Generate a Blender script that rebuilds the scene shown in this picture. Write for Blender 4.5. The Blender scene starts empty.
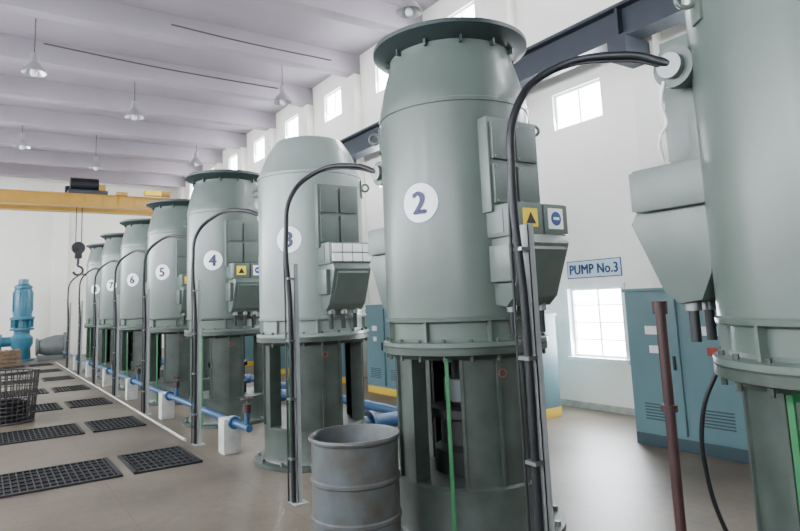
import bpy, bmesh, math
from math import sin, cos, pi, radians
from mathutils import Vector, Matrix

scene = bpy.context.scene
COL = scene.collection

# ---------------------------------------------------------------- materials
def mat(name, col, rough=0.5, metal=0.0, var=0.0, scale=4.0, bump=0.0, emit=None, es=0.0, spec=0.5, dirt=None):
    m = bpy.data.materials.new(name); m.use_nodes = True
    nt = m.node_tree; b = nt.nodes["Principled BSDF"]
    b.inputs["Base Color"].default_value = (*col, 1)
    b.inputs["Roughness"].default_value = rough
    b.inputs["Metallic"].default_value = metal
    b.inputs["Specular IOR Level"].default_value = spec
    if var > 0 or bump > 0:
        tc = nt.nodes.new("ShaderNodeTexCoord")
        n = nt.nodes.new("ShaderNodeTexNoise"); n.inputs["Scale"].default_value = scale
        n.inputs["Detail"].default_value = 6
        nt.links.new(tc.outputs["Object"], n.inputs["Vector"])
        if var > 0:
            r = nt.nodes.new("ShaderNodeValToRGB")
            r.color_ramp.elements[0].position = 0.3; r.color_ramp.elements[1].position = 0.7
            d = dirt if dirt else tuple(c*(1-var) for c in col)
            r.color_ramp.elements[0].color = (*d, 1)
            r.color_ramp.elements[1].color = (*[min(1, c*(1+var*0.3)) for c in col], 1)
            nt.links.new(n.outputs["Fac"], r.inputs["Fac"])
            nt.links.new(r.outputs["Color"], b.inputs["Base Color"])
        if bump > 0:
            bp = nt.nodes.new("ShaderNodeBump"); bp.inputs["Strength"].default_value = bump
            bp.inputs["Distance"].default_value = 0.02
            nt.links.new(n.outputs["Fac"], bp.inputs["Height"])
            nt.links.new(bp.outputs["Normal"], b.inputs["Normal"])
    if emit:
        b.inputs["Emission Color"].default_value = (*emit, 1)
        b.inputs["Emission Strength"].default_value = es
    return m

M = dict(
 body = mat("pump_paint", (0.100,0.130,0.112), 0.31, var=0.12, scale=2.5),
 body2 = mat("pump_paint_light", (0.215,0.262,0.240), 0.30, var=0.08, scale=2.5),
 stool = mat("stool_paint", (0.045,0.061,0.051), 0.42, var=0.4, scale=5),
 gap_shade = mat("gap_shade_paint", (0.008,0.009,0.009), 0.6),  # near-black colour standing in for shade inside the stool openings
 rim = mat("rim_paint", (0.028,0.043,0.043), 0.4, var=0.1),
 box = mat("terminal_box_paint", (0.092,0.119,0.105), 0.35, var=0.1, scale=6),
 black = mat("black_rubber", (0.006,0.007,0.010), 0.45),
 steel = mat("bolt_steel", (0.22,0.23,0.23), 0.35, 0.8),
 white = mat("white_paint", (0.92,0.92,0.92), 0.5),
 blue_ink = mat("blue_ink", (0.010,0.012,0.08), 0.5),
 yellow = mat("warning_yellow", (0.85,0.62,0.03), 0.5),
 red = mat("red_paint", (0.3,0.04,0.03), 0.5),
 green = mat("green_paint", (0.015,0.12,0.04), 0.45),
 brown = mat("oxide_red_pipe", (0.04,0.014,0.014), 0.5),
 channel = mat("galvanised_channel", (0.36,0.38,0.38), 0.5, 0.2, var=0.15),
 teal = mat("cabinet_teal", (0.125,0.228,0.258), 0.42, var=0.06),
 teal_d = mat("cabinet_seam", (0.03,0.06,0.075), 0.5),
 cab_y = mat("cabinet_base_yellow", (0.70,0.47,0.05), 0.5),
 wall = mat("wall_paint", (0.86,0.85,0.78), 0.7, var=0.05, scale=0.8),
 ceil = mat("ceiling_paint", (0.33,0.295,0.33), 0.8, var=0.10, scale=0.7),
 frame = mat("window_frame_white", (0.85,0.86,0.88), 0.5),
 pane = mat("window_pane_daylight", (0.8,0.85,0.9), 0.3, emit=(0.86,0.92,1.0), es=24),
 crane = mat("crane_ochre", (0.42,0.235,0.035), 0.45, var=0.12),
 rail = mat("crane_rail_slate", (0.022,0.029,0.042), 0.5, var=0.15),
 grate = mat("grating_steel", (0.022,0.022,0.026), 0.5, 0.3),
 pit_shade = mat("pit_shade_paint", (0.008,0.008,0.01), 0.8),  # near-black colour standing in for shade below the gratings
 bluepipe = mat("blue_pipe_paint", (0.025,0.085,0.19), 0.4, var=0.2, scale=8),
 cyan = mat("valve_cyan", (0.03,0.14,0.21), 0.4, var=0.15, scale=4),
 conc = mat("pier_whitewash", (0.46,0.46,0.43), 0.8, var=0.25, scale=8),
 drum = mat("drum_grey_blue", (0.075,0.092,0.10), 0.5, var=0.35, scale=6, dirt=(0.06,0.052,0.042)),
 water = mat("drum_inside", (0.03,0.035,0.035), 0.3),
 wood = mat("pallet_wood", (0.15,0.10,0.06), 0.8, var=0.3, scale=6),
 greyc = mat("casing_grey", (0.10,0.115,0.115), 0.5, var=0.2),
 wire = mat("basket_wire_grey", (0.06,0.055,0.055), 0.45, 0.4),
 lamp = mat("lamp_aluminium", (0.5,0.5,0.52), 0.3, 0.7),
 glass = mat("lamp_glass", (0.8,0.82,0.85), 0.15),
 signbg = mat("sign_pale_blue", (0.50,0.62,0.72), 0.5),
 signbl = mat("sign_blue", (0.02,0.07,0.24), 0.5),
 conduit = mat("conduit_brown", (0.08,0.055,0.055), 0.6),
)

def floor_mat():
    m = bpy.data.materials.new("floor_concrete"); m.use_nodes = True
    nt = m.node_tree; b = nt.nodes["Principled BSDF"]
    tc = nt.nodes.new("ShaderNodeTexCoord")
    n = nt.nodes.new("ShaderNodeTexNoise"); n.inputs["Scale"].default_value = 0.7; n.inputs["Detail"].default_value = 9
    n2 = nt.nodes.new("ShaderNodeTexNoise"); n2.inputs["Scale"].default_value = 14; n2.inputs["Detail"].default_value = 5
    r = nt.nodes.new("ShaderNodeValToRGB")
    r.color_ramp.elements[0].position = .3; r.color_ramp.elements[0].color = (.105,.084,.062,1)
    r.color_ramp.elements[1].position = .68; r.color_ramp.elements[1].color = (.215,.183,.142,1)
    mx = nt.nodes.new("ShaderNodeMixRGB"); mx.blend_type = 'MULTIPLY'; mx.inputs[0].default_value = .4
    br = nt.nodes.new("ShaderNodeTexBrick"); br.offset = 0; br.inputs["Scale"].default_value = 1
    br.inputs["Brick Width"].default_value = 1.2; br.inputs["Row Height"].default_value = 1.2
    br.inputs["Mortar Size"].default_value = .006
    br.inputs["Color1"].default_value = (1,1,1,1); br.inputs["Color2"].default_value = (.95,.94,.93,1)
    br.inputs["Mortar"].default_value = (.7,.67,.63,1)
    m2 = nt.nodes.new("ShaderNodeMixRGB"); m2.blend_type = 'MULTIPLY'; m2.inputs[0].default_value = .8
    L = nt.links.new
    L(tc.outputs["Object"], n.inputs["Vector"]); L(tc.outputs["Object"], n2.inputs["Vector"]); L(tc.outputs["Object"], br.inputs["Vector"])
    L(n.outputs["Fac"], r.inputs["Fac"]); L(r.outputs["Color"], mx.inputs[1]); L(n2.outputs["Fac"], mx.inputs[2])
    L(mx.outputs["Color"], m2.inputs[1]); L(br.outputs["Color"], m2.inputs[2]); L(m2.outputs["Color"], b.inputs["Base Color"])
    b.inputs["Roughness"].default_value = .42
    b.inputs["Specular IOR Level"].default_value = .4
    return m
M['floor'] = floor_mat()

# ---------------------------------------------------------------- mesh builder
class MB:
    def __init__(s): s.bm = bmesh.new(); s.mats = []
    def _mi(s, m):
        if m not in s.mats: s.mats.append(m)
        return s.mats.index(m)
    def _merge(s, t, m, sharp=35):
        i = s._mi(m)
        bmesh.ops.recalc_face_normals(t, faces=t.faces)
        for f in t.faces: f.material_index = i; f.smooth = True
        for e in t.edges:
            if len(e.link_faces) == 2:
                e.smooth = e.calc_face_angle(0) < radians(sharp)
            else: e.smooth = False
        me = bpy.data.meshes.new("tmp"); t.to_mesh(me); t.free()
        s.bm.from_mesh(me); bpy.data.meshes.remove(me)
    def box(s, a, b, m, bevel=0.0, rot=None, mtx=None):
        t = bmesh.new(); bmesh.ops.create_cube(t, size=1)
        c = [(a[i]+b[i])/2 for i in range(3)]; d = [abs(b[i]-a[i]) for i in range(3)]
        for v in t.verts: v.co = Vector((v.co.x*d[0], v.co.y*d[1], v.co.z*d[2]))
        if bevel > 0: bmesh.ops.bevel(t, geom=list(t.edges), offset=bevel, segments=2, affect='EDGES', profile=.7)
        mt = Matrix.Translation(c)
        if rot: mt = mt @ rot.to_4x4()
        if mtx: mt = mtx @ mt
        t.transform(mt); s._merge(t, m)
    def prism(s, pts, y0, y1, m, mtx=None, bevel=0.0):
        t = bmesh.new()
        A = [t.verts.new((y0, p[0], p[1])) for p in pts]; B = [t.verts.new((y1, p[0], p[1])) for p in pts]
        t.faces.new(A); t.faces.new(B[::-1])
        for i in range(len(pts)):
            j = (i+1) % len(pts); t.faces.new((A[i], B[i], B[j], A[j]))
        bmesh.ops.recalc_face_normals(t, faces=t.faces)
        if bevel > 0: bmesh.ops.bevel(t, geom=list(t.edges), offset=bevel, segments=2, affect='EDGES', profile=.7)
        if mtx: t.transform(mtx)
        s._merge(t, m)
    def rev(s, prof, m, n=48, mtx=None, a0=0.0, a1=2*pi, close=False, sharp=35):
        t = bmesh.new(); full = abs(a1-a0-2*pi) < 1e-6
        k = n if full else n+1
        rings = []
        for i in range(k):
            a = a0+(a1-a0)*i/n
            rings.append([t.verts.new((max(r,1e-4)*cos(a), max(r,1e-4)*sin(a), z)) for r, z in prof])
        P = len(prof)
        for i in range(n):
            A = rings[i]; B = rings[(i+1) % k]
            for j in range(P if close else P-1):
                q = (j+1) % P
                t.faces.new((A[j], B[j], B[q], A[q]))
        if close and not full:
            t.faces.new(rings[0]); t.faces.new(rings[-1][::-1])
        bmesh.ops.remove_doubles(t, verts=t.verts, dist=2e-4)
        if mtx: t.transform(mtx)
        s._merge(t, m, sharp)
    def cyl(s, p0, p1, r, m, n=16, r1=None):
        p0 = Vector(p0); p1 = Vector(p1); d = p1-p0; L = d.length
        if r1 is None: r1 = r
        q = d.to_track_quat('Z', 'Y').to_matrix().to_4x4()
        s.rev([(0,0),(r,0),(r1,L),(0,L)], m, n=n, mtx=Matrix.Translation(p0) @ q)
    def torus(s, c, R, r, m, axis='Z', n=32, k=8):
        prof = [(R+r*cos(2*pi*i/k), r*sin(2*pi*i/k)) for i in range(k)]
        rot = {'Z': Matrix.Identity(4), 'X': Matrix.Rotation(pi/2,4,'Y'), 'Y': Matrix.Rotation(pi/2,4,'X')}[axis]
        s.rev(prof, m, n=n, close=True, mtx=Matrix.Translation(c) @ rot, sharp=80)
    def mesh(s, name):
        me = bpy.data.meshes.new(name); s.bm.to_mesh(me); s.bm.free()
        for m in s.mats: me.materials.append(m)
        return me
    def obj(s, name, parent=None, loc=(0,0,0)):
        return place(name, s.mesh(name), parent, loc)

def place(name, me, parent=None, loc=(0,0,0)):
    o = bpy.data.objects.new(name, me); COL.objects.link(o); o.location = loc
    if parent: o.parent = parent
    return o
def empty(name, loc=(0,0,0)):
    o = bpy.data.objects.new(name, None); COL.objects.link(o); o.location = loc; o.empty_display_size = .2
    return o
def tube(name, pts, r, m, parent=None, smooth=True):
    cu = bpy.data.curves.new(name, 'CURVE'); cu.dimensions = '3D'; cu.bevel_depth = r; cu.bevel_resolution = 3
    cu.resolution_u = 10; cu.use_fill_caps = True
    sp = cu.splines.new('BEZIER' if smooth else 'POLY')
    if smooth:
        sp.bezier_points.add(len(pts)-1)
        for b, p in zip(sp.bezier_points, pts):
            b.co = p; b.handle_left_type = b.handle_right_type = 'AUTO'
    else:
        sp.points.add(len(pts)-1)
        for b, p in zip(sp.points, pts): b.co = (*p, 1)
    cu.materials.append(m)
    o = bpy.data.objects.new(name, cu); COL.objects.link(o)
    if parent: o.parent = parent
    return o
def text_mesh(body, size, bold=0.0, res=6):
    """bold = stroke thickening, made by overlaying slightly shifted copies of the outline"""
    cu = bpy.data.curves.new("t", 'FONT'); cu.body = body; cu.size = size; cu.align_x = 'CENTER'; cu.align_y = 'CENTER'
    cu.resolution_u = res; cu.space_character = 1.0+bold*6
    o = bpy.data.objects.new("t", cu); COL.objects.link(o)
    dg = bpy.context.evaluated_depsgraph_get(); dg.update()
    base = bpy.data.meshes.new_from_object(o.evaluated_get(dg))
    bpy.data.objects.remove(o)
    bm = bmesh.new()
    for k, (dx, dy) in enumerate(((-bold,0),(0,bold*.5),(bold,0),(0,-bold*.5))):
        c = base.copy(); c.transform(Matrix.Translation((dx,dy,0.0))); bm.from_mesh(c)
    me = bpy.data.meshes.new("text"); bm.to_mesh(me); bm.free()
    return me

# ---------------------------------------------------------------- room shell
XL, XR, Y0, Y1, ZC = -5.0, 8.2, -7.0, 32.0, 8.45
def wall_grid(name, fixed, p0, p1, u0, u1, v0, v1, holes, m):
    us = sorted(set([u0,u1]+[h[0] for h in holes]+[h[1] for h in holes]))
    vs = sorted(set([v0,v1]+[h[2] for h in holes]+[h[3] for h in holes]))
    mb = MB()
    for i in range(len(us)-1):
        run = None
        for j in range(len(vs)-1):
            uc = (us[i]+us[i+1])/2; vc = (vs[j]+vs[j+1])/2
            solid = not any(h[0] < uc < h[1] and h[2] < vc < h[3] for h in holes)
            if solid:
                if run is None: run = [vs[j], vs[j+1]]
                else: run[1] = vs[j+1]
            if (not solid or j == len(vs)-2) and run:
                if fixed == 'x': mb.box((p0,us[i],run[0]),(p1,us[i+1],run[1]), m)
                else: mb.box((us[i],p0,run[0]),(us[i+1],p1,run[1]), m)
                run = None
    return mb.obj(name)

bays = [0.80+2.85*k for k in range(-2, 12)]      # window centres
bays = [b for b in bays if b < Y1-1]
upper = [(b-.5, b+.5, 7.15, 7.95) for b in bays]
mid = [(b-.5, b+.5, 4.68, 5.32) for b in bays]
low = [(b-.52, b+.52, .82, 1.93) for b in (6.45,)]
wall_grid("wall_right", 'x', XR, XR+.3, Y0, Y1, 0, ZC, upper+mid+low, M['wall'])
lwin = [(b-.9, b+.9, 3.2, 5.2) for b in bays] + upper  # unseen windows, added so that light comes in from the left
wall_grid("wall_left", 'x', XL-.3, XL, Y0, Y1, 0, ZC, lwin, M['wall'])
wall_grid("wall_far", 'y', Y1, Y1+.3, XL-.3, XR+.3, 0, ZC, [], M['wall'])
wall_grid("wall_back", 'y', Y0-.3, Y0, XL-.3, XR+.3, 0, ZC, [(-3.5, 5.5, 0, 6.0)], M['wall'])  # unseen rear opening, put in to let sky light into the hall
mb = MB(); mb.box((XL-.3,Y0-.3,-.2),(XR+.3,Y1+.3,0), M['floor']); mb.obj("floor")
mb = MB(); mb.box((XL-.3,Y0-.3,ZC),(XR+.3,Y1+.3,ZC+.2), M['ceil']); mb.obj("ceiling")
wn = 0
def window(side, h, kind):
    global wn; wn += 1
    mb = MB(); u0,u1,v0,v1 = h
    x = XR if side == 'r' else XL
    s = 1 if side == 'r' else -1
    a, b = sorted((x+s*.12, x+s*.15)); fa, fb = sorted((x+s*.06, x+s*.16))
    mb.box((a,u0,v0),(b,u1,v1), M['pane'])
    w = .035
    for (p,q,r,t) in ((u0,u0+w,v0,v1),(u1-w,u1,v0,v1),(u0+w,u1-w,v0,v0+w),(u0+w,u1-w,v1-w,v1)):
        mb.box((fa,p,r),(fb,q,t), M['frame'])
    c = (u0+u1)/2
    mb.box((fa+.03,c-.012,v0+w),(fb-.01,c+.012,v1-w), M['frame'])
    if kind == 'low':
        for k in (1,2,3):
            z = v0+(v1-v0)*k/4
            mb.box((fa+.02,u0+w,z-.008),(fb-.01,u1-w,z+.008), M['frame'])
        xo = sorted((x, x-s*.03))
        mb.box((xo[0],u0-.07,v1),(xo[1],u1+.07,v1+.06), M['frame'])
        mb.box((xo[0]-.04,u0-.07,v0-.06),(xo[1],u1+.07,v0), M['frame'])
        mb.box((xo[0],u0-.07,v0),(xo[1],u0,v1), M['frame']); mb.box((xo[0],u1,v0),(xo[1],u1+.07,v1), M['frame'])
    mb.obj("window_%d" % wn)
for h in upper: window('r', h, 'up')
for h in mid: window('r', h, 'mid')
for h in low: window('r', h, 'low')
for h in lwin: window('l', h, 'l')
for i, b in enumerate(bays):
    y = b+1.425
    if y > Y1-.3: continue
    mb = MB(); mb.box((XR-.22,y-.2,0),(XR,y+.2,ZC-.55), M['wall'], .01); mb.obj("column_right_%d" % (i+1))
    mb = MB(); mb.box((XL,y-.2,0),(XL+.22,y+.2,ZC-.55), M['wall'], .01); mb.obj("column_left_%d" % (i+1))
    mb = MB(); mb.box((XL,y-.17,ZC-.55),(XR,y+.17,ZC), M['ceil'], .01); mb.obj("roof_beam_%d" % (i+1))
mb = MB(); mb.box((XR-.02,Y0,0),(XR,Y1,.10), M['conc']); mb.obj("baseboard_right")
mb = MB(); mb.box((2.6,Y1-.25,0),(3.2,Y1,ZC-.05), M['wall'], .01); mb.obj("column_far")

for nm, xa, xb, xw in (("crane_runway_right",7.42,7.77,XR-.235),("crane_runway_left",-4.6,-4.25,XL+.235)):
    mb = MB(); c = (xa+xb)/2
    mb.box((xa,Y0+.1,5.45),(xb,Y1-.05,5.50), M['rail']); mb.box((xa,Y0+.1,5.92),(xb,Y1-.05,5.97), M['rail'])
    mb.box((c-.04,Y0+.1,5.50),(c+.04,Y1-.05,5.92), M['rail']); mb.box((c-.03,Y0+.1,5.97),(c+.03,Y1-.05,6.02), M['steel'])
    for b in bays:
        y = b+1.425
        if y > Y1-.3: continue
        lo, hi = (xa-.03, xw) if xw > 0 else (xw, xb+.03)
        mb.box((lo,y-.15,5.15),(hi,y+.15,5.45), M['rail'])
        mb.box((xa+.02,y-.02,5.5),(xb-.02,y+.02,5.92), M['rail'])
    mb.obj(nm)

# ---------------------------------------------------------------- overhead crane
cr = empty("overhead_crane", (0,26.5,0))
mb = MB()
for dy in (0, 1.5):
    mb.box((-4.3,dy-.18,6.05),(7.6,dy+.18,6.50), M['crane'], .01)
    mb.box((-4.3,dy-.24,6.47),(7.6,dy+.24,6.52), M['crane']); mb.box((-4.3,dy-.24,6.03),(7.6,dy+.24,6.07), M['crane'])
    for k in range(20): mb.box((-4+k*.6,dy-.21,6.07),(-3.98+k*.6,dy+.21,6.48), M['crane'])
mb.obj("bridge_girders", cr)
mb = MB()
for x in (-4.42, 7.60):
    mb.box((x-.15,-.7,6.025),(x+.15,2.2,6.4), M['crane'], .02)
mb.obj("end_carriages", cr)
mb = MB()
mb.box((2.6,-.3,6.53),(4.0,1.8,6.67), M['rail'], .02)
mb.cyl((2.7,.2,6.95),(3.7,.2,6.95), .26, M['black'], 24)
mb.box((3.0,.6,6.67),(3.5,1.5,7.0), M['rail'], .03)
mb.cyl((2.62,1.2,6.9),(3.0,1.2,6.9), .16, M['rail'], 16)
mb.box((3.7,-.1,6.67),(3.95,.5,6.95), M['crane'], .03)
mb.obj("hoist_trolley", cr)
mb = MB()
mb.box((5.35,-.55,6.55),(6.0,-.2,6.75), M['yellow'], .04); mb.cyl((6.0,-.4,6.65),(6.35,-.4,6.65), .12, M['crane'], 16)
mb.box((4.3,-.5,6.5),(4.7,-.25,6.62), M['crane'], .01)
mb.obj("travel_drive", cr)
mb = MB()
mb.cyl((2.95,.2,4.5),(2.95,.2,6.75), .018, M['black'], 8); mb.cyl((3.15,.2,4.5),(3.15,.2,6.75), .018, M['black'], 8)
mb.rev([(0,-.09),(.22,-.09),(.25,0),(.22,.09),(0,.09)], M['black'], mtx=Matrix.Translation((3.05,.2,4.42)) @ Matrix.Rotation(pi/2,4,'X'))
mb.box((2.93,.05,4.0),(3.17,.35,4.35), M['black'], .03); mb.cyl((3.05,.2,3.8),(3.05,.2,4.05), .05, M['black'])
mb.obj("hook_block", cr)
hp = [(3.05,.2,3.85),(3.05,.2,3.72)]+[(3.05+.17*sin(a),.2,3.53+.17*cos(a)) for a in [radians(d) for d in (15,60,100,140,180,220,255)]]
tube("hook", hp, .045, M['black'], cr)

# ---------------------------------------------------------------- pumps
def pump_meshes():
    D = {}
    mb = MB()
    S = M['stool']
    mb.rev([(.0,0),(.74,0),(.74,.05),(.64,.05),(.62,.09),(.62,.42),(.60,.44),(.0,.44)], S)
    for a in (250,160,70,340):
        a0, a1 = radians(a-24), radians(a+24)
        mb.rev([(.60,.42),(.60,1.42),(.565,1.42),(.565,.42)], S, n=10, a0=a0, a1=a1, close=True)
        for e in (a0, a1):
            mt = Matrix.Rotation(e,4,'Z'); mb.box((.47,-.012,.43),(.615,.012,1.42), S, mtx=mt)
        mt = Matrix.Rotation(radians(a+3),4,'Z'); mb.box((.585,-.012,.44),(.625,.012,1.40), S, mtx=mt)
    mb.rev([(.35,1.38),(.62,1.38),(.64,1.40),(.70,1.42),(.70,1.47),(.35,1.47)], S, close=True)
    D['discharge_head_stool'] = mb.mesh("discharge_head_stool")
    mb = MB()
    mb.rev([(0,.43),(.30,.43),(.30,.62),(.24,.66),(.24,.86),(.32,.88),(.32,.95),(.13,.97),(.13,1.38),(0,1.38)], M['gap_shade'], n=32)
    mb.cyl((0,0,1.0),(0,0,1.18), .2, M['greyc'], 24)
    mb.rev([(.36,.44),(.36,1.40),(.34,1.40),(.34,.44)], M['gap_shade'], n=32, a0=radians(20), a1=radians(110), close=True)  # curved near-black sheet painting the shade behind the shaft
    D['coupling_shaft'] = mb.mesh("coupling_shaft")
    mb = MB()
    for k in range(20):
        a = 2*pi*k/20
        mb.cyl((.665*cos(a),.665*sin(a),1.37),(.665*cos(a),.665*sin(a),1.54), .015, S, 6)
    for k in range(12):
        a = 2*pi*k/12
        mb.cyl((.69*cos(a),.69*sin(a),.03),(.69*cos(a),.69*sin(a),.085), .025, M['steel'], 6)
    D['flange_bolts'] = mb.mesh("flange_bolts")
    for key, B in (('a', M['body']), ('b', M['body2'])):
        mb = MB()
        low = [(.30,1.47),(.69,1.47),(.70,1.48),(.70,1.51),(.63,1.52),(.615,1.54),(.615,1.66),(.63,1.67),(.67,1.675),(.675,1.70),(.66,1.71),
               (.66,2.0),(.66,2.4),(.66,3.42),(.67,3.425),(.67,3.455),(.66,3.46)]
        if key == 'a':
            prof = low+[(.66,3.50),(.64,3.60),(.60,3.78),(.565,3.90),(.55,3.95),(.55,4.02),(.0,4.02)]
        else:
            prof = low+[(.635,3.52),(.55,3.74),(.545,3.75),(.45,3.90),(.42,3.93),(.38,3.945),(.0,3.95)]
        mb.rev(prof, B, n=72, sharp=25)
        for k in range(8):
            mt = Matrix.Rotation(2*pi*(k+.5)/8,4,'Z'); mb.box((.58,-.01,1.51),(.66,.01,1.68), B, mtx=mt)
        D['motor_body_'+key] = mb.mesh("motor_body_"+key)
    mb = MB()
    mb.rev([(.50,3.98),(.56,3.99),(.67,4.05),(.70,4.065),(.70,4.10),(.67,4.115),(.60,4.11),(.3,4.16),(.0,4.17)], M['rim'], n=64)
    for k in range(12):
        mt = Matrix.Rotation(2*pi*k/12,4,'Z'); mb.prism([(-.01,3.95),(.01,3.95),(.01,4.03),(-.01,4.03)], .54, .59, M['rim'], mtx=mt)
    D['top_rim'] = mb.mesh("top_rim")
    mb = MB()
    for a in (143, 323):
        mt = Matrix.Rotation(radians(a),4,'Z')
        mb.box((.64,-.05,3.18),(.675,.05,3.40), M['body'], .005, mtx=mt)
        t = Matrix.Rotation(radians(a),4,'Z')
        c = t @ Vector((.715,0,3.31))
        mb.rev([(.045+.014*cos(2*pi*i/8), .014*sin(2*pi*i/8)) for i in range(8)], M['body'], n=20, close=True,
               mtx=Matrix.Translation(c) @ t @ Matrix.Rotation(pi/2,4,'X'), sharp=80)
    D['lifting_lugs'] = mb.mesh("lifting_lugs")
    mb = MB(); X = M['box']
    mb.box((-.26,-.71,2.50),(.29,-.50,3.26), X, .012)
    for (x0,x1,z0,z1) in ((-.23,0.0,2.92,3.22),(.03,.26,2.92,3.22),(-.23,0.0,2.57,2.88),(.03,.26,2.57,2.88)):
        mb.box((x0,-.735,z0),(x1,-.70,z1), X, .008)
        for cx in (x0+.02,x1-.02):
            for cz in (z0+.02,z1-.02): mb.cyl((cx,-.742,cz),(cx,-.73,cz), .007, M['steel'], 6)
    mb.box((-.23,-.92,2.30),(.33,-.50,2.55), X, .015)
    mb.box((-.22,-.945,2.31),(.04,-.91,2.54), X, .01); mb.box((.06,-.945,2.31),(.32,-.91,2.54), X, .01)
    mb.box((-.235,-.80,2.33),(-.228,-.62,2.51), X)
    mb.prism([(-.50,2.31),(-.94,2.31),(-.98,2.24),(-.82,1.84),(-.74,1.77),(-.62,1.79),(-.56,1.93)], -.20, .28, X, bevel=.008)
    mb.prism([(-.965,2.22),(-.985,2.19),(-.84,1.88),(-.81,1.90)], -.155, .235, X)
    mb.box((-.25,-.86,1.96),(-.195,-.64,2.24), X, .01)
    for x in (-.12,.04,.2): mb.cyl((x,-.715,1.56),(x,-.715,1.80), .026, M['black'], 12)
    for x in (-.12,.04,.2): mb.cyl((x,-.715,1.73),(x,-.715,1.79), .042, M['steel'], 12)
    D['terminal_box_front'] = mb.mesh("terminal_box_front")
    mb = MB()
    mb.box((-.17,-.952,2.36),(-.02,-.944,2.50), M['yellow'])
    mb.prism([(-.05,0),(.05,0),(0,.085)], 0, .004, M['black'], mtx=Matrix.Translation((-.095,-.952,2.385)) @ Matrix.Rotation(-pi/2,4,'Z'))
    mb.box((.10,-.952,2.35),(.26,-.944,2.51), M['white'])
    mb.rev([(0,0),(.055,0),(.055,.003),(0,.003)], M['signbl'], n=20, mtx=Matrix.Translation((.18,-.952,2.43)) @ Matrix.Rotation(pi/2,4,'X'))
    mb.box((.15,-.959,2.42),(.21,-.955,2.44), M['white'])
    D['warning_labels'] = mb.mesh("warning_labels")
    mb = MB()
    for i in range(4):
        for j in range(2):
            mb.box((-.21+i*.133,-.965,2.325+j*.108),(-.09+i*.133,-.944,2.42+j*.108), M['white'], .006)
    D['paper_labels'] = mb.mesh("paper_labels")
    return D
PM = pump_meshes()
back = PM['terminal_box_front'].copy(); back.transform(Matrix.Rotation(pi,4,'Z')); back.transform(Matrix.Scale(1.08,4,(0,1,0))); back.name = "terminal_box_back"

def number_disc(num, phi, z, R, parent):
    ph = radians(phi)
    def mp(x, y, off): a = ph+x/R; return ((R+off)*cos(a), (R+off)*sin(a), z+y)
    for nm, rr, off, m in (("number_plate_edge", .166, .002, M['signbl']), ("number_plate", .160, .004, M['white'])):
        bm = bmesh.new(); n = 40
        rings = [[bm.verts.new(mp(rr*k/4*cos(2*pi*i/n), rr*k/4*sin(2*pi*i/n), off)) for i in range(n)] for k in range(1,5)]
        c = bm.verts.new(mp(0,0,off))
        for i in range(n):
            j = (i+1) % n; bm.faces.new((c, rings[0][i], rings[0][j]))
            for k in range(3): bm.faces.new((rings[k][i], rings[k+1][i], rings[k+1][j], rings[k][j]))
        me = bpy.data.meshes.new(nm); bm.to_mesh(me); bm.free(); me.materials.append(m)
        place(nm, me, parent)
    me = text_mesh(str(num), .25, .012)
    xs = [v.co.x for v in me.vertices]; ys = [v.co.y for v in me.vertices]
    cx, cy = (min(xs)+max(xs))/2, (min(ys)+max(ys))/2
    for v in me.vertices: v.co = mp(v.co.x-cx, v.co.y-cy, .009)
    me.materials.clear(); me.materials.append(M['blue_ink'])
    place("number_digit", me, parent)

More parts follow.
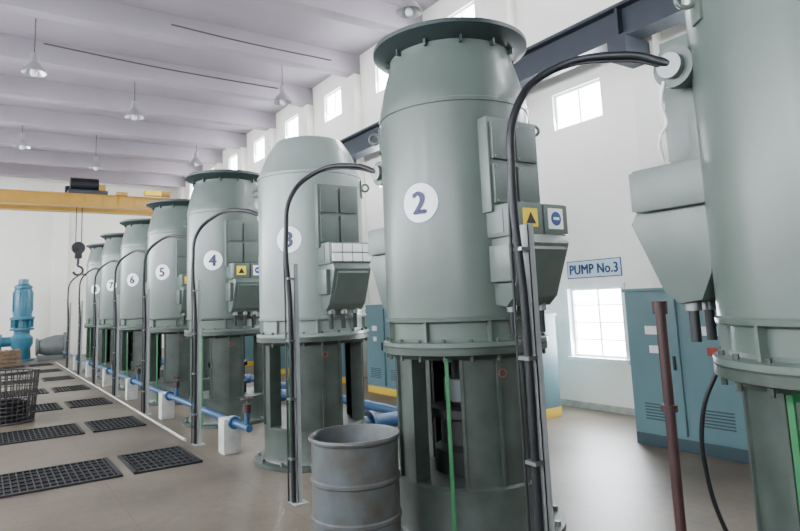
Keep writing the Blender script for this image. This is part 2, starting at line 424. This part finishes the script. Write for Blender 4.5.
PX = 3.48
PY = [1.15, 4.13, 7.06, 10.32, 13.33, 16.35, 19.4, 22.4]
PHI = [232, 203, 220, 231, 223, 224, 226, 226]
GR = [172,218,218,218,218,218,218,218]
for i, y in enumerate(PY):
    e = empty("vertical_turbine_pump", (PX, y, 0))
    for k in ('discharge_head_stool','coupling_shaft','flange_bolts','lifting_lugs','terminal_box_front'):
        place(k, PM[k], e)
    light = (i == 2)
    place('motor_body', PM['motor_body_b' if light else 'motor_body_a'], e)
    if not light: place('top_rim', PM['top_rim'], e)
    place('terminal_box_back', back, e)
    place('warning_labels' if i != 2 else 'paper_labels', PM['warning_labels' if i != 2 else 'paper_labels'], e)
    number_disc(i+1, PHI[i], 2.62, .66, e)
    mb = MB(); g = M['green']
    mt = Matrix.Rotation(radians(GR[i]),4,'Z')
    mb.box((.705,-.014,.02),(.72,.014,1.40), g, mtx=mt)
    mb.box((.60,-.014,1.37),(.72,.014,1.40), g, mtx=mt)
    mb.obj("green_earth_strip", e)
    mb = MB()
    mb.torus((0,0,0), .03, .004, M['red'], 'X', 16, 6)
    me = mb.mesh("red_mark"); mt = Matrix.Rotation(radians(252),4,'Z'); me.transform(mt @ Matrix.Translation((.628,.04,1.27))); place("red_mark", me, e)
    if i == 0:
        mb = MB(); mt = Matrix.Rotation(radians(183),4,'Z'); mb.box((.61,-.06,1.565),(.624,.06,1.635), M['white'], mtx=mt); mb.obj("rating_plate", e)
    mb = MB(); mb.cyl((-.36,.62,3.05),(-.12,.62,3.05), .10, M['box'], 24); mb.cyl((-.42,.62,3.05),(-.36,.62,3.05), .115, M['box'], 24)
    mb.cyl((-.46,.62,3.05),(-.42,.62,3.05), .07, M['steel'], 24)
    mb.obj("cable_gland", e)
    yp = y+[1.29,1.44,1.74,1.70,1.7,1.7,1.7,1.7][i]
    s = empty("cable_riser_post", (2.5, yp, 0))
    mb = MB()
    mb.box((.03,-.035,0),(.036,.035,2.25), M['channel']); mb.box((.03,-.035,0),(.075,-.029,2.25), M['channel']); mb.box((.03,.029,0),(.075,.035,2.25), M['channel'])
    mb.box((-.02,-.08,0),(.12,.08,.012), M['channel'])
    for z in (.4,.95,1.5,2.1): mb.box((-.035,-.04,z),(.034,.04,z+.02), M['steel'])
    mb.obj("channel_post", s)
    ye = y+.62-yp
    tube("power_cable", [(0,0,.02),(0,0,.9),(0,0,1.8),(-.03,0,2.55),(.02,-.02,2.92),(.22,-.1,3.15),(.45,ye*.75+.02,3.16),(PX-2.5-.44,ye,3.06)], .024, M['black'], s)
    tube("control_cable", [(-.03,.045,.02),(-.03,.045,.9),(-.03,.045,1.8),(-.04,.01,2.55),(.01,-.01,2.90),(.21,-.09,3.13),(.45,ye*.75+.03,3.13),(PX-2.5-.43,ye+.01,3.04)], .009, M['black'], s)

mb = MB(); B = M['brown']
mb.cyl((3.58,2.32,0),(3.58,2.32,1.78), .032, B, 16); mb.cyl((3.58,2.32,0),(3.58,2.32,.03), .09, B, 16)
mb.cyl((3.58,2.32,1.70),(3.58,2.32,1.78), .045, B, 16)
mb.cyl((3.58,2.32,1.1),(3.58,2.32,1.14), .05, B, 16); mb.obj("drain_pipe")
tube("loose_wires", [(3.06,1.83,2.98),(3.03,1.84,2.86),(3.08,1.85,2.76),(3.03,1.87,2.66),(3.10,1.90,2.56)], .010, M['white'])
tube("hanging_cable", [(3.75,1.96,1.80),(3.78,2.08,1.4),(3.75,2.2,1.1),(3.8,2.25,.7),(3.9,2.2,.3),(4.0,2.1,.02)], .014, M['black'])

# ---------------------------------------------------------------- water header
HX = 2.72
hd = empty("cooling_water_pipe", (HX,0,0))
mb = MB(); mb.cyl((0,7.3,.40),(0,27.5,.40), .042, M['bluepipe'], 16)
mb.cyl((-.30,9.0,.05),(-.30,27,.05), .02, M['conc'], 12)
for y in PY[2:]:
    mb.cyl((0,y+.75,.40),(0,y+.79,.40), .08, M['bluepipe'], 16)
    mb.cyl((0,y+.32,.40),(0,y+.32,.62), .03, M['bluepipe'], 12)
mb.obj("header_pipe", hd)
mb = MB()
for y in PY[2:]:
    mb.cyl((0,y+.32,.58),(0,y+.32,.68), .05, M['brown'], 12); mb.torus((0,y+.32,.74), .07, .010, M['brown'], 'Z', 20, 6)
    mb.cyl((0,y+.32,.68),(0,y+.32,.76), .012, M['steel'], 6)
    mb.cyl((-.07,y+.32,.74),(.07,y+.32,.74), .008, M['brown'], 6)
mb.obj("gate_valves", hd)
mb = MB()
for y in PY[2:]: mb.box((-.11,y+.85,0),(.11,y+1.08,.44), M['conc'], .02)
mb.obj("pipe_piers", hd)
hb = MB(); hb.cyl((5.0,7.0,.28),(5.0,27,.28), .07, M['bluepipe'], 16)
for y in PY[2:]:
    hb.cyl((4.1,y,.28),(5.0,y,.28), .10, M['bluepipe'], 16); hb.cyl((4.25,y,.28),(4.3,y,.28), .16, M['bluepipe'], 16)
    hb.box((4.9,y+1.3,0),(5.1,y+1.5,.22), M['conc'], .01)
hb.obj("discharge_pipe")

# ---------------------------------------------------------------- cabinets
def cabinet(y0, y1, h, yb=False, n=2, x0=6.75, x1=7.45):
    e = empty("electrical_cabinet", (x0, (y0+y1)/2, 0)); w = (y1-y0)/2; d = x1-x0
    mb = MB(); T = M['teal']
    zb = .14
    mb.box((0,-w,0),(d,w,zb), M['cab_y'] if yb else M['teal_d'], .005)
    mb.box((.0,-w,zb),(d,w,h), T, .012); mb.box((-.02,-w-.02,h),(d+.02,w+.02,h+.04), T, .01)
    mb.obj("enclosure", e)
    for k in range(n):
        a = -w+2*w*k/n+.03; b = -w+2*w*(k+1)/n-.03
        mb = MB(); mb.box((-.028,a,zb+.04),(.0,b,h-.05), T, .008)
        mb.box((-.05,a+.05,h*.5),(-.028,a+.08,h*.5+.16), M['black'], .004)
        mb.box((-.032,(a+b)/2-.09,h*.72),(-.027,(a+b)/2+.09,h*.72+.10), M['white'])
        mb.box((-.034,(a+b)/2-.07,h*.60),(-.027,(a+b)/2+.05,h*.60+.09), M['red'] if k == 0 else M['white'])
        for j in range(6): mb.box((-.034,a+.15,.32+j*.035),(-.027,b-.15,.335+j*.035), M['teal_d'])
        mb.obj("door_%d" % (k+1), e)
cabinet(3.42,4.85,1.84)
cabinet(6.64,8.12,1.52, True)
for y in (9.7,12.8,15.9,19.0,22.1): cabinet(y,y+1.5,1.75, True)

# ---------------------------------------------------------------- PUMP No.3 sign
sg = empty("pump_number_sign", (XR-.001,6.42,2.24))
mb = MB(); mb.box((-.012,-.53,-.145),(0,.53,.145), M['signbl']); mb.box((-.016,-.515,-.13),(-.010,.515,.13), M['signbg']); mb.obj("board", sg)
me = text_mesh("PUMP No.3", .2, .009); me.materials.clear(); me.materials.append(M['signbl'])
R = Matrix(((0,0,-1,-.018),(-1,0,0,0),(0,1,0,0),(0,0,0,1)))
xs = [v.co.x for v in me.vertices]; ys=[v.co.y for v in me.vertices]
k = .95/(max(xs)-min(xs)); cx=(max(xs)+min(xs))/2; cy=(max(ys)+min(ys))/2
for v in me.vertices: v.co = Vector(((v.co.x-cx)*k, (v.co.y-cy)*1.1, 0))
me.transform(R); place("lettering", me, sg)

# ---------------------------------------------------------------- floor gratings
for yc in (8.3,11.4,14.5,17.6,20.7,23.8,26.9):
    for (xa,xb) in ((.05,1.4),(1.52,2.30)):
        mb = MB(); ya, yb = yc-.53, yc+.53
        mb.box((xa,ya,0),(xb,yb,.004), M['pit_shade'])  # flat sheet painted as shade under the bars; the floor has no hole
        for (a,b,c,d) in ((xa,xb,ya,ya+.04),(xa,xb,yb-.04,yb),(xa,xa+.04,ya,yb),(xb-.04,xb,ya,yb)):
            mb.box((a,c,.004),(b,d,.022), M['grate'])
        n = int((xb-xa)/.07)
        for k in range(1,n):
            x = xa+(xb-xa)*k/n; mb.box((x-.006,ya+.04,.004),(x+.006,yb-.04,.02), M['grate'])
        for k in range(1,6):
            y = ya+(yb-ya)*k/6; mb.box((xa+.04,y-.008,.004),(xb-.04,y+.008,.018), M['grate'])
        mb.obj("floor_grating")

# ---------------------------------------------------------------- open drum
mb = MB(); Dm = M['drum']
mb.rev([(0,0),(.33,0),(.335,.02),(.325,.03),(.325,.27),(.335,.28),(.335,.30),(.325,.31),(.325,.52),(.335,.53),(.335,.55),(.325,.56),(.325,.79),
        (.34,.80),(.345,.815),(.34,.83),(.325,.83),(.315,.81),(.315,.05),(0,.05)], Dm, n=48)
mb.rev([(0,.66),(.314,.66),(.314,.665),(0,.665)], M['water'], n=32)
me = mb.mesh("open_steel_drum"); me.transform(Matrix.Scale(1.06,4,(0,0,1))); place("open_steel_drum", me, None, (2.36,4.14,0))

# ---------------------------------------------------------------- wire basket
mb = MB(); W = M['wire']
N = 30
for z, r in ((.02,.40),(.16,.41),(.30,.42),(.44,.43),(.58,.44),(.72,.45),(.88,.46)):
    mb.torus((0,0,z), r, .018 if z in (.02,.88) else .009, W, 'Z', 40, 6)
for k in range(N):
    a = 2*pi*k/N; mb.cyl((.40*cos(a),.40*sin(a),.02),(.46*cos(a),.46*sin(a),.88), .011, W, 6)
for k in range(7):
    o = -.36+.12*k; h = math.sqrt(max(0,.40**2-o*o)); mb.cyl((-h,o,.03),(h,o,.03), .008, W, 6)
for k in range(5): mb.torus((0,0,.07+.07*k), .30-.01*(k%2), .034, M['black'], 'Z', 32, 8)
mb.obj("wire_basket", loc=(.45,13.1,0))

# ---------------------------------------------------------------- things by the far wall
mb = MB(); C = M['cyan']
mb.rev([(0,0),(.5,0),(.5,.06),(.36,.08),(.33,.5),(.42,.7),(.42,.95),(.30,1.1),(.30,1.25),(.45,1.27),(.45,1.35),(.25,1.38),(.25,1.7),(.46,1.72),(.46,1.80),
        (.34,1.84),(.36,2.0),(.36,2.9),(.30,3.0),(.34,3.02),(.34,3.1),(.2,3.2),(.18,3.4),(0,3.42)], C, n=36)
for k in range(8):
    mb.box((.25,-.012,1.38),(.42,.012,1.72), C, mtx=Matrix.Rotation(2*pi*k/8,4,'Z')); mb.box((.35,-.015,2.05),(.40,.015,2.85), C, mtx=Matrix.Rotation(2*pi*(k+.5)/8,4,'Z'))
mb.cyl((-.2,0,.82),(-.75,0,.82), .2, C, 20); mb.cyl((-.7,0,.82),(-.77,0,.82), .32, C, 24)
mb.obj("standby_vertical_pump", loc=(1.42,30.3,0))
mb = MB(); G = M['greyc']
mb.rev([(0,-.5),(.35,-.5),(.35,-.42),(.28,-.4),(.38,-.1),(.45,.2),(.45,.5),(.55,.52),(.55,.6),(0,.6)], G, n=30, mtx=Matrix.Translation((0,0,.56)) @ Matrix.Rotation(pi/2,4,'Y'))
mb.box((-.45,-.3,0),(.5,.3,.2), G, .01)
mb.obj("pump_casing", loc=(2.4,29.6,0))
mb = MB(); mb.rev([(.42,0),(.6,0),(.6,.08),(.45,.1),(.4,.5),(.45,.62),(.6,.64),(.6,.7),(.42,.7)], G, n=30, close=True); mb.obj("flanged_pipe_spool", loc=(4.4,28.9,0))
mb = MB()
for L in range(4):
    z = L*.15
    for y in (-.5,0,.5): mb.box((-.6,y-.05,z),(.6,y+.05,z+.1), M['wood'])
    for k in range(7): mb.box((-.6+k*.17,-.55,z+.1),(-.48+k*.17,.55,z+.12+.02), M['wood'])
mb.obj("wooden_pallet_stack", loc=(.7,27.9,0))

# ---------------------------------------------------------------- high-bay lamps and conduits
def lamp(x, y, z=7.3):
    e = empty("high_bay_lamp", (x,y,z))
    mb = MB(); mb.cyl((0,0,.3),(0,0,ZC-z), .012, M['conduit'], 8)
    mb.rev([(0,.34),(.07,.33),(.08,.12),(.11,.08),(.16,.04),(.24,-.10),(.25,-.12),(.235,-.10),(.15,.02),(0,.06)], M['lamp'], n=28); mb.obj("reflector", e)
    mb = MB(); mb.rev([(0,-.2),(.05,-.19),(.08,-.12),(.06,-.02),(.03,.05),(0,.05)], M['glass'], n=20); mb.obj("bulb", e)
for p in ((.75,15.1),(6.4,14.5),(3.3,17.5),(6.4,22.4),(.85,22.2),(6.42,8.7),(3.3,24.5),(.8,8.5)): lamp(*p)
tube("conduit_run", [(.9,14.85,7.80),(3.3,14.85,7.70),(6.4,14.8,7.66)], .018, M['conduit'])
tube("conduit_run", [(3.1,12.7,7.85),(4.8,12.65,7.77),(6.8,12.5,7.70)], .018, M['conduit'])

# ---------------------------------------------------------------- lights
def area(name, loc, target, sx, sy, power, col=(1,1,1)):
    l = bpy.data.lights.new(name, 'AREA'); l.shape = 'RECTANGLE'; l.size = sx; l.size_y = sy; l.energy = power; l.color = col
    o = bpy.data.objects.new(name, l); COL.objects.link(o); o.location = loc
    o.rotation_euler = (Vector(target)-Vector(loc)).to_track_quat('-Z','Y').to_euler()
    return o
for b in bays:
    area("left_fill_light", (XL+.05,b,4.2), (XL+5,b,3.2), 1.8, 2.0, 118 if b > 3 else 12, (.98,.99,1))  # added lamps at the unseen left windows, dimmed in the near bays
for b in bays:
    area("daylight_right_clerestory", (XR-.03,b,7.55), (XR-4,b,5.0), 1.0, .8, 75, (.97,.98,1))
    if b > 2: area("daylight_right_window", (XR-.03,b,5.0), (XR-4,b,3.2), 1.0, .6, 60, (.95,.97,1))
area("daylight_low_window", (XR-.05,6.45,1.38), (XR-4,6.45,.3), 1.0, 1.0, 90, (.95,.97,1))
area("rear_fill_light", (1.0,Y0+.1,3.0), (1.5,10,3.5), 8.5, 5.8, 60, (1,.98,.95))  # added fill lamp at the unseen opening behind the camera

w = bpy.data.worlds.new("sky"); scene.world = w; w.use_nodes = True
bg = w.node_tree.nodes["Background"]; bg.inputs[0].default_value = (.8,.88,1,1); bg.inputs[1].default_value = 0.4

# ---------------------------------------------------------------- camera
psi, th, rho = radians(34.06), radians(7.42), radians(2.35)
f = Vector((sin(psi)*cos(th), cos(psi)*cos(th), sin(th)))
r0 = Vector((cos(psi), -sin(psi), 0)); u0 = r0.cross(f)
r = r0*cos(rho)-u0*sin(rho); u = u0*cos(rho)+r0*sin(rho)
cam = bpy.data.cameras.new("camera"); cam.sensor_width = 36; cam.lens = 610/800*36
cam.shift_x = 6/800; cam.shift_y = -44/800; cam.clip_end = 200
co = bpy.data.objects.new("camera", cam); COL.objects.link(co)
mw = Matrix.Identity(4)
for i in range(3):
    mw[i][0] = r[i]; mw[i][1] = u[i]; mw[i][2] = -f[i]
mw[0][3], mw[1][3], mw[2][3] = 0, 0, 1.85
co.matrix_world = mw
scene.camera = co
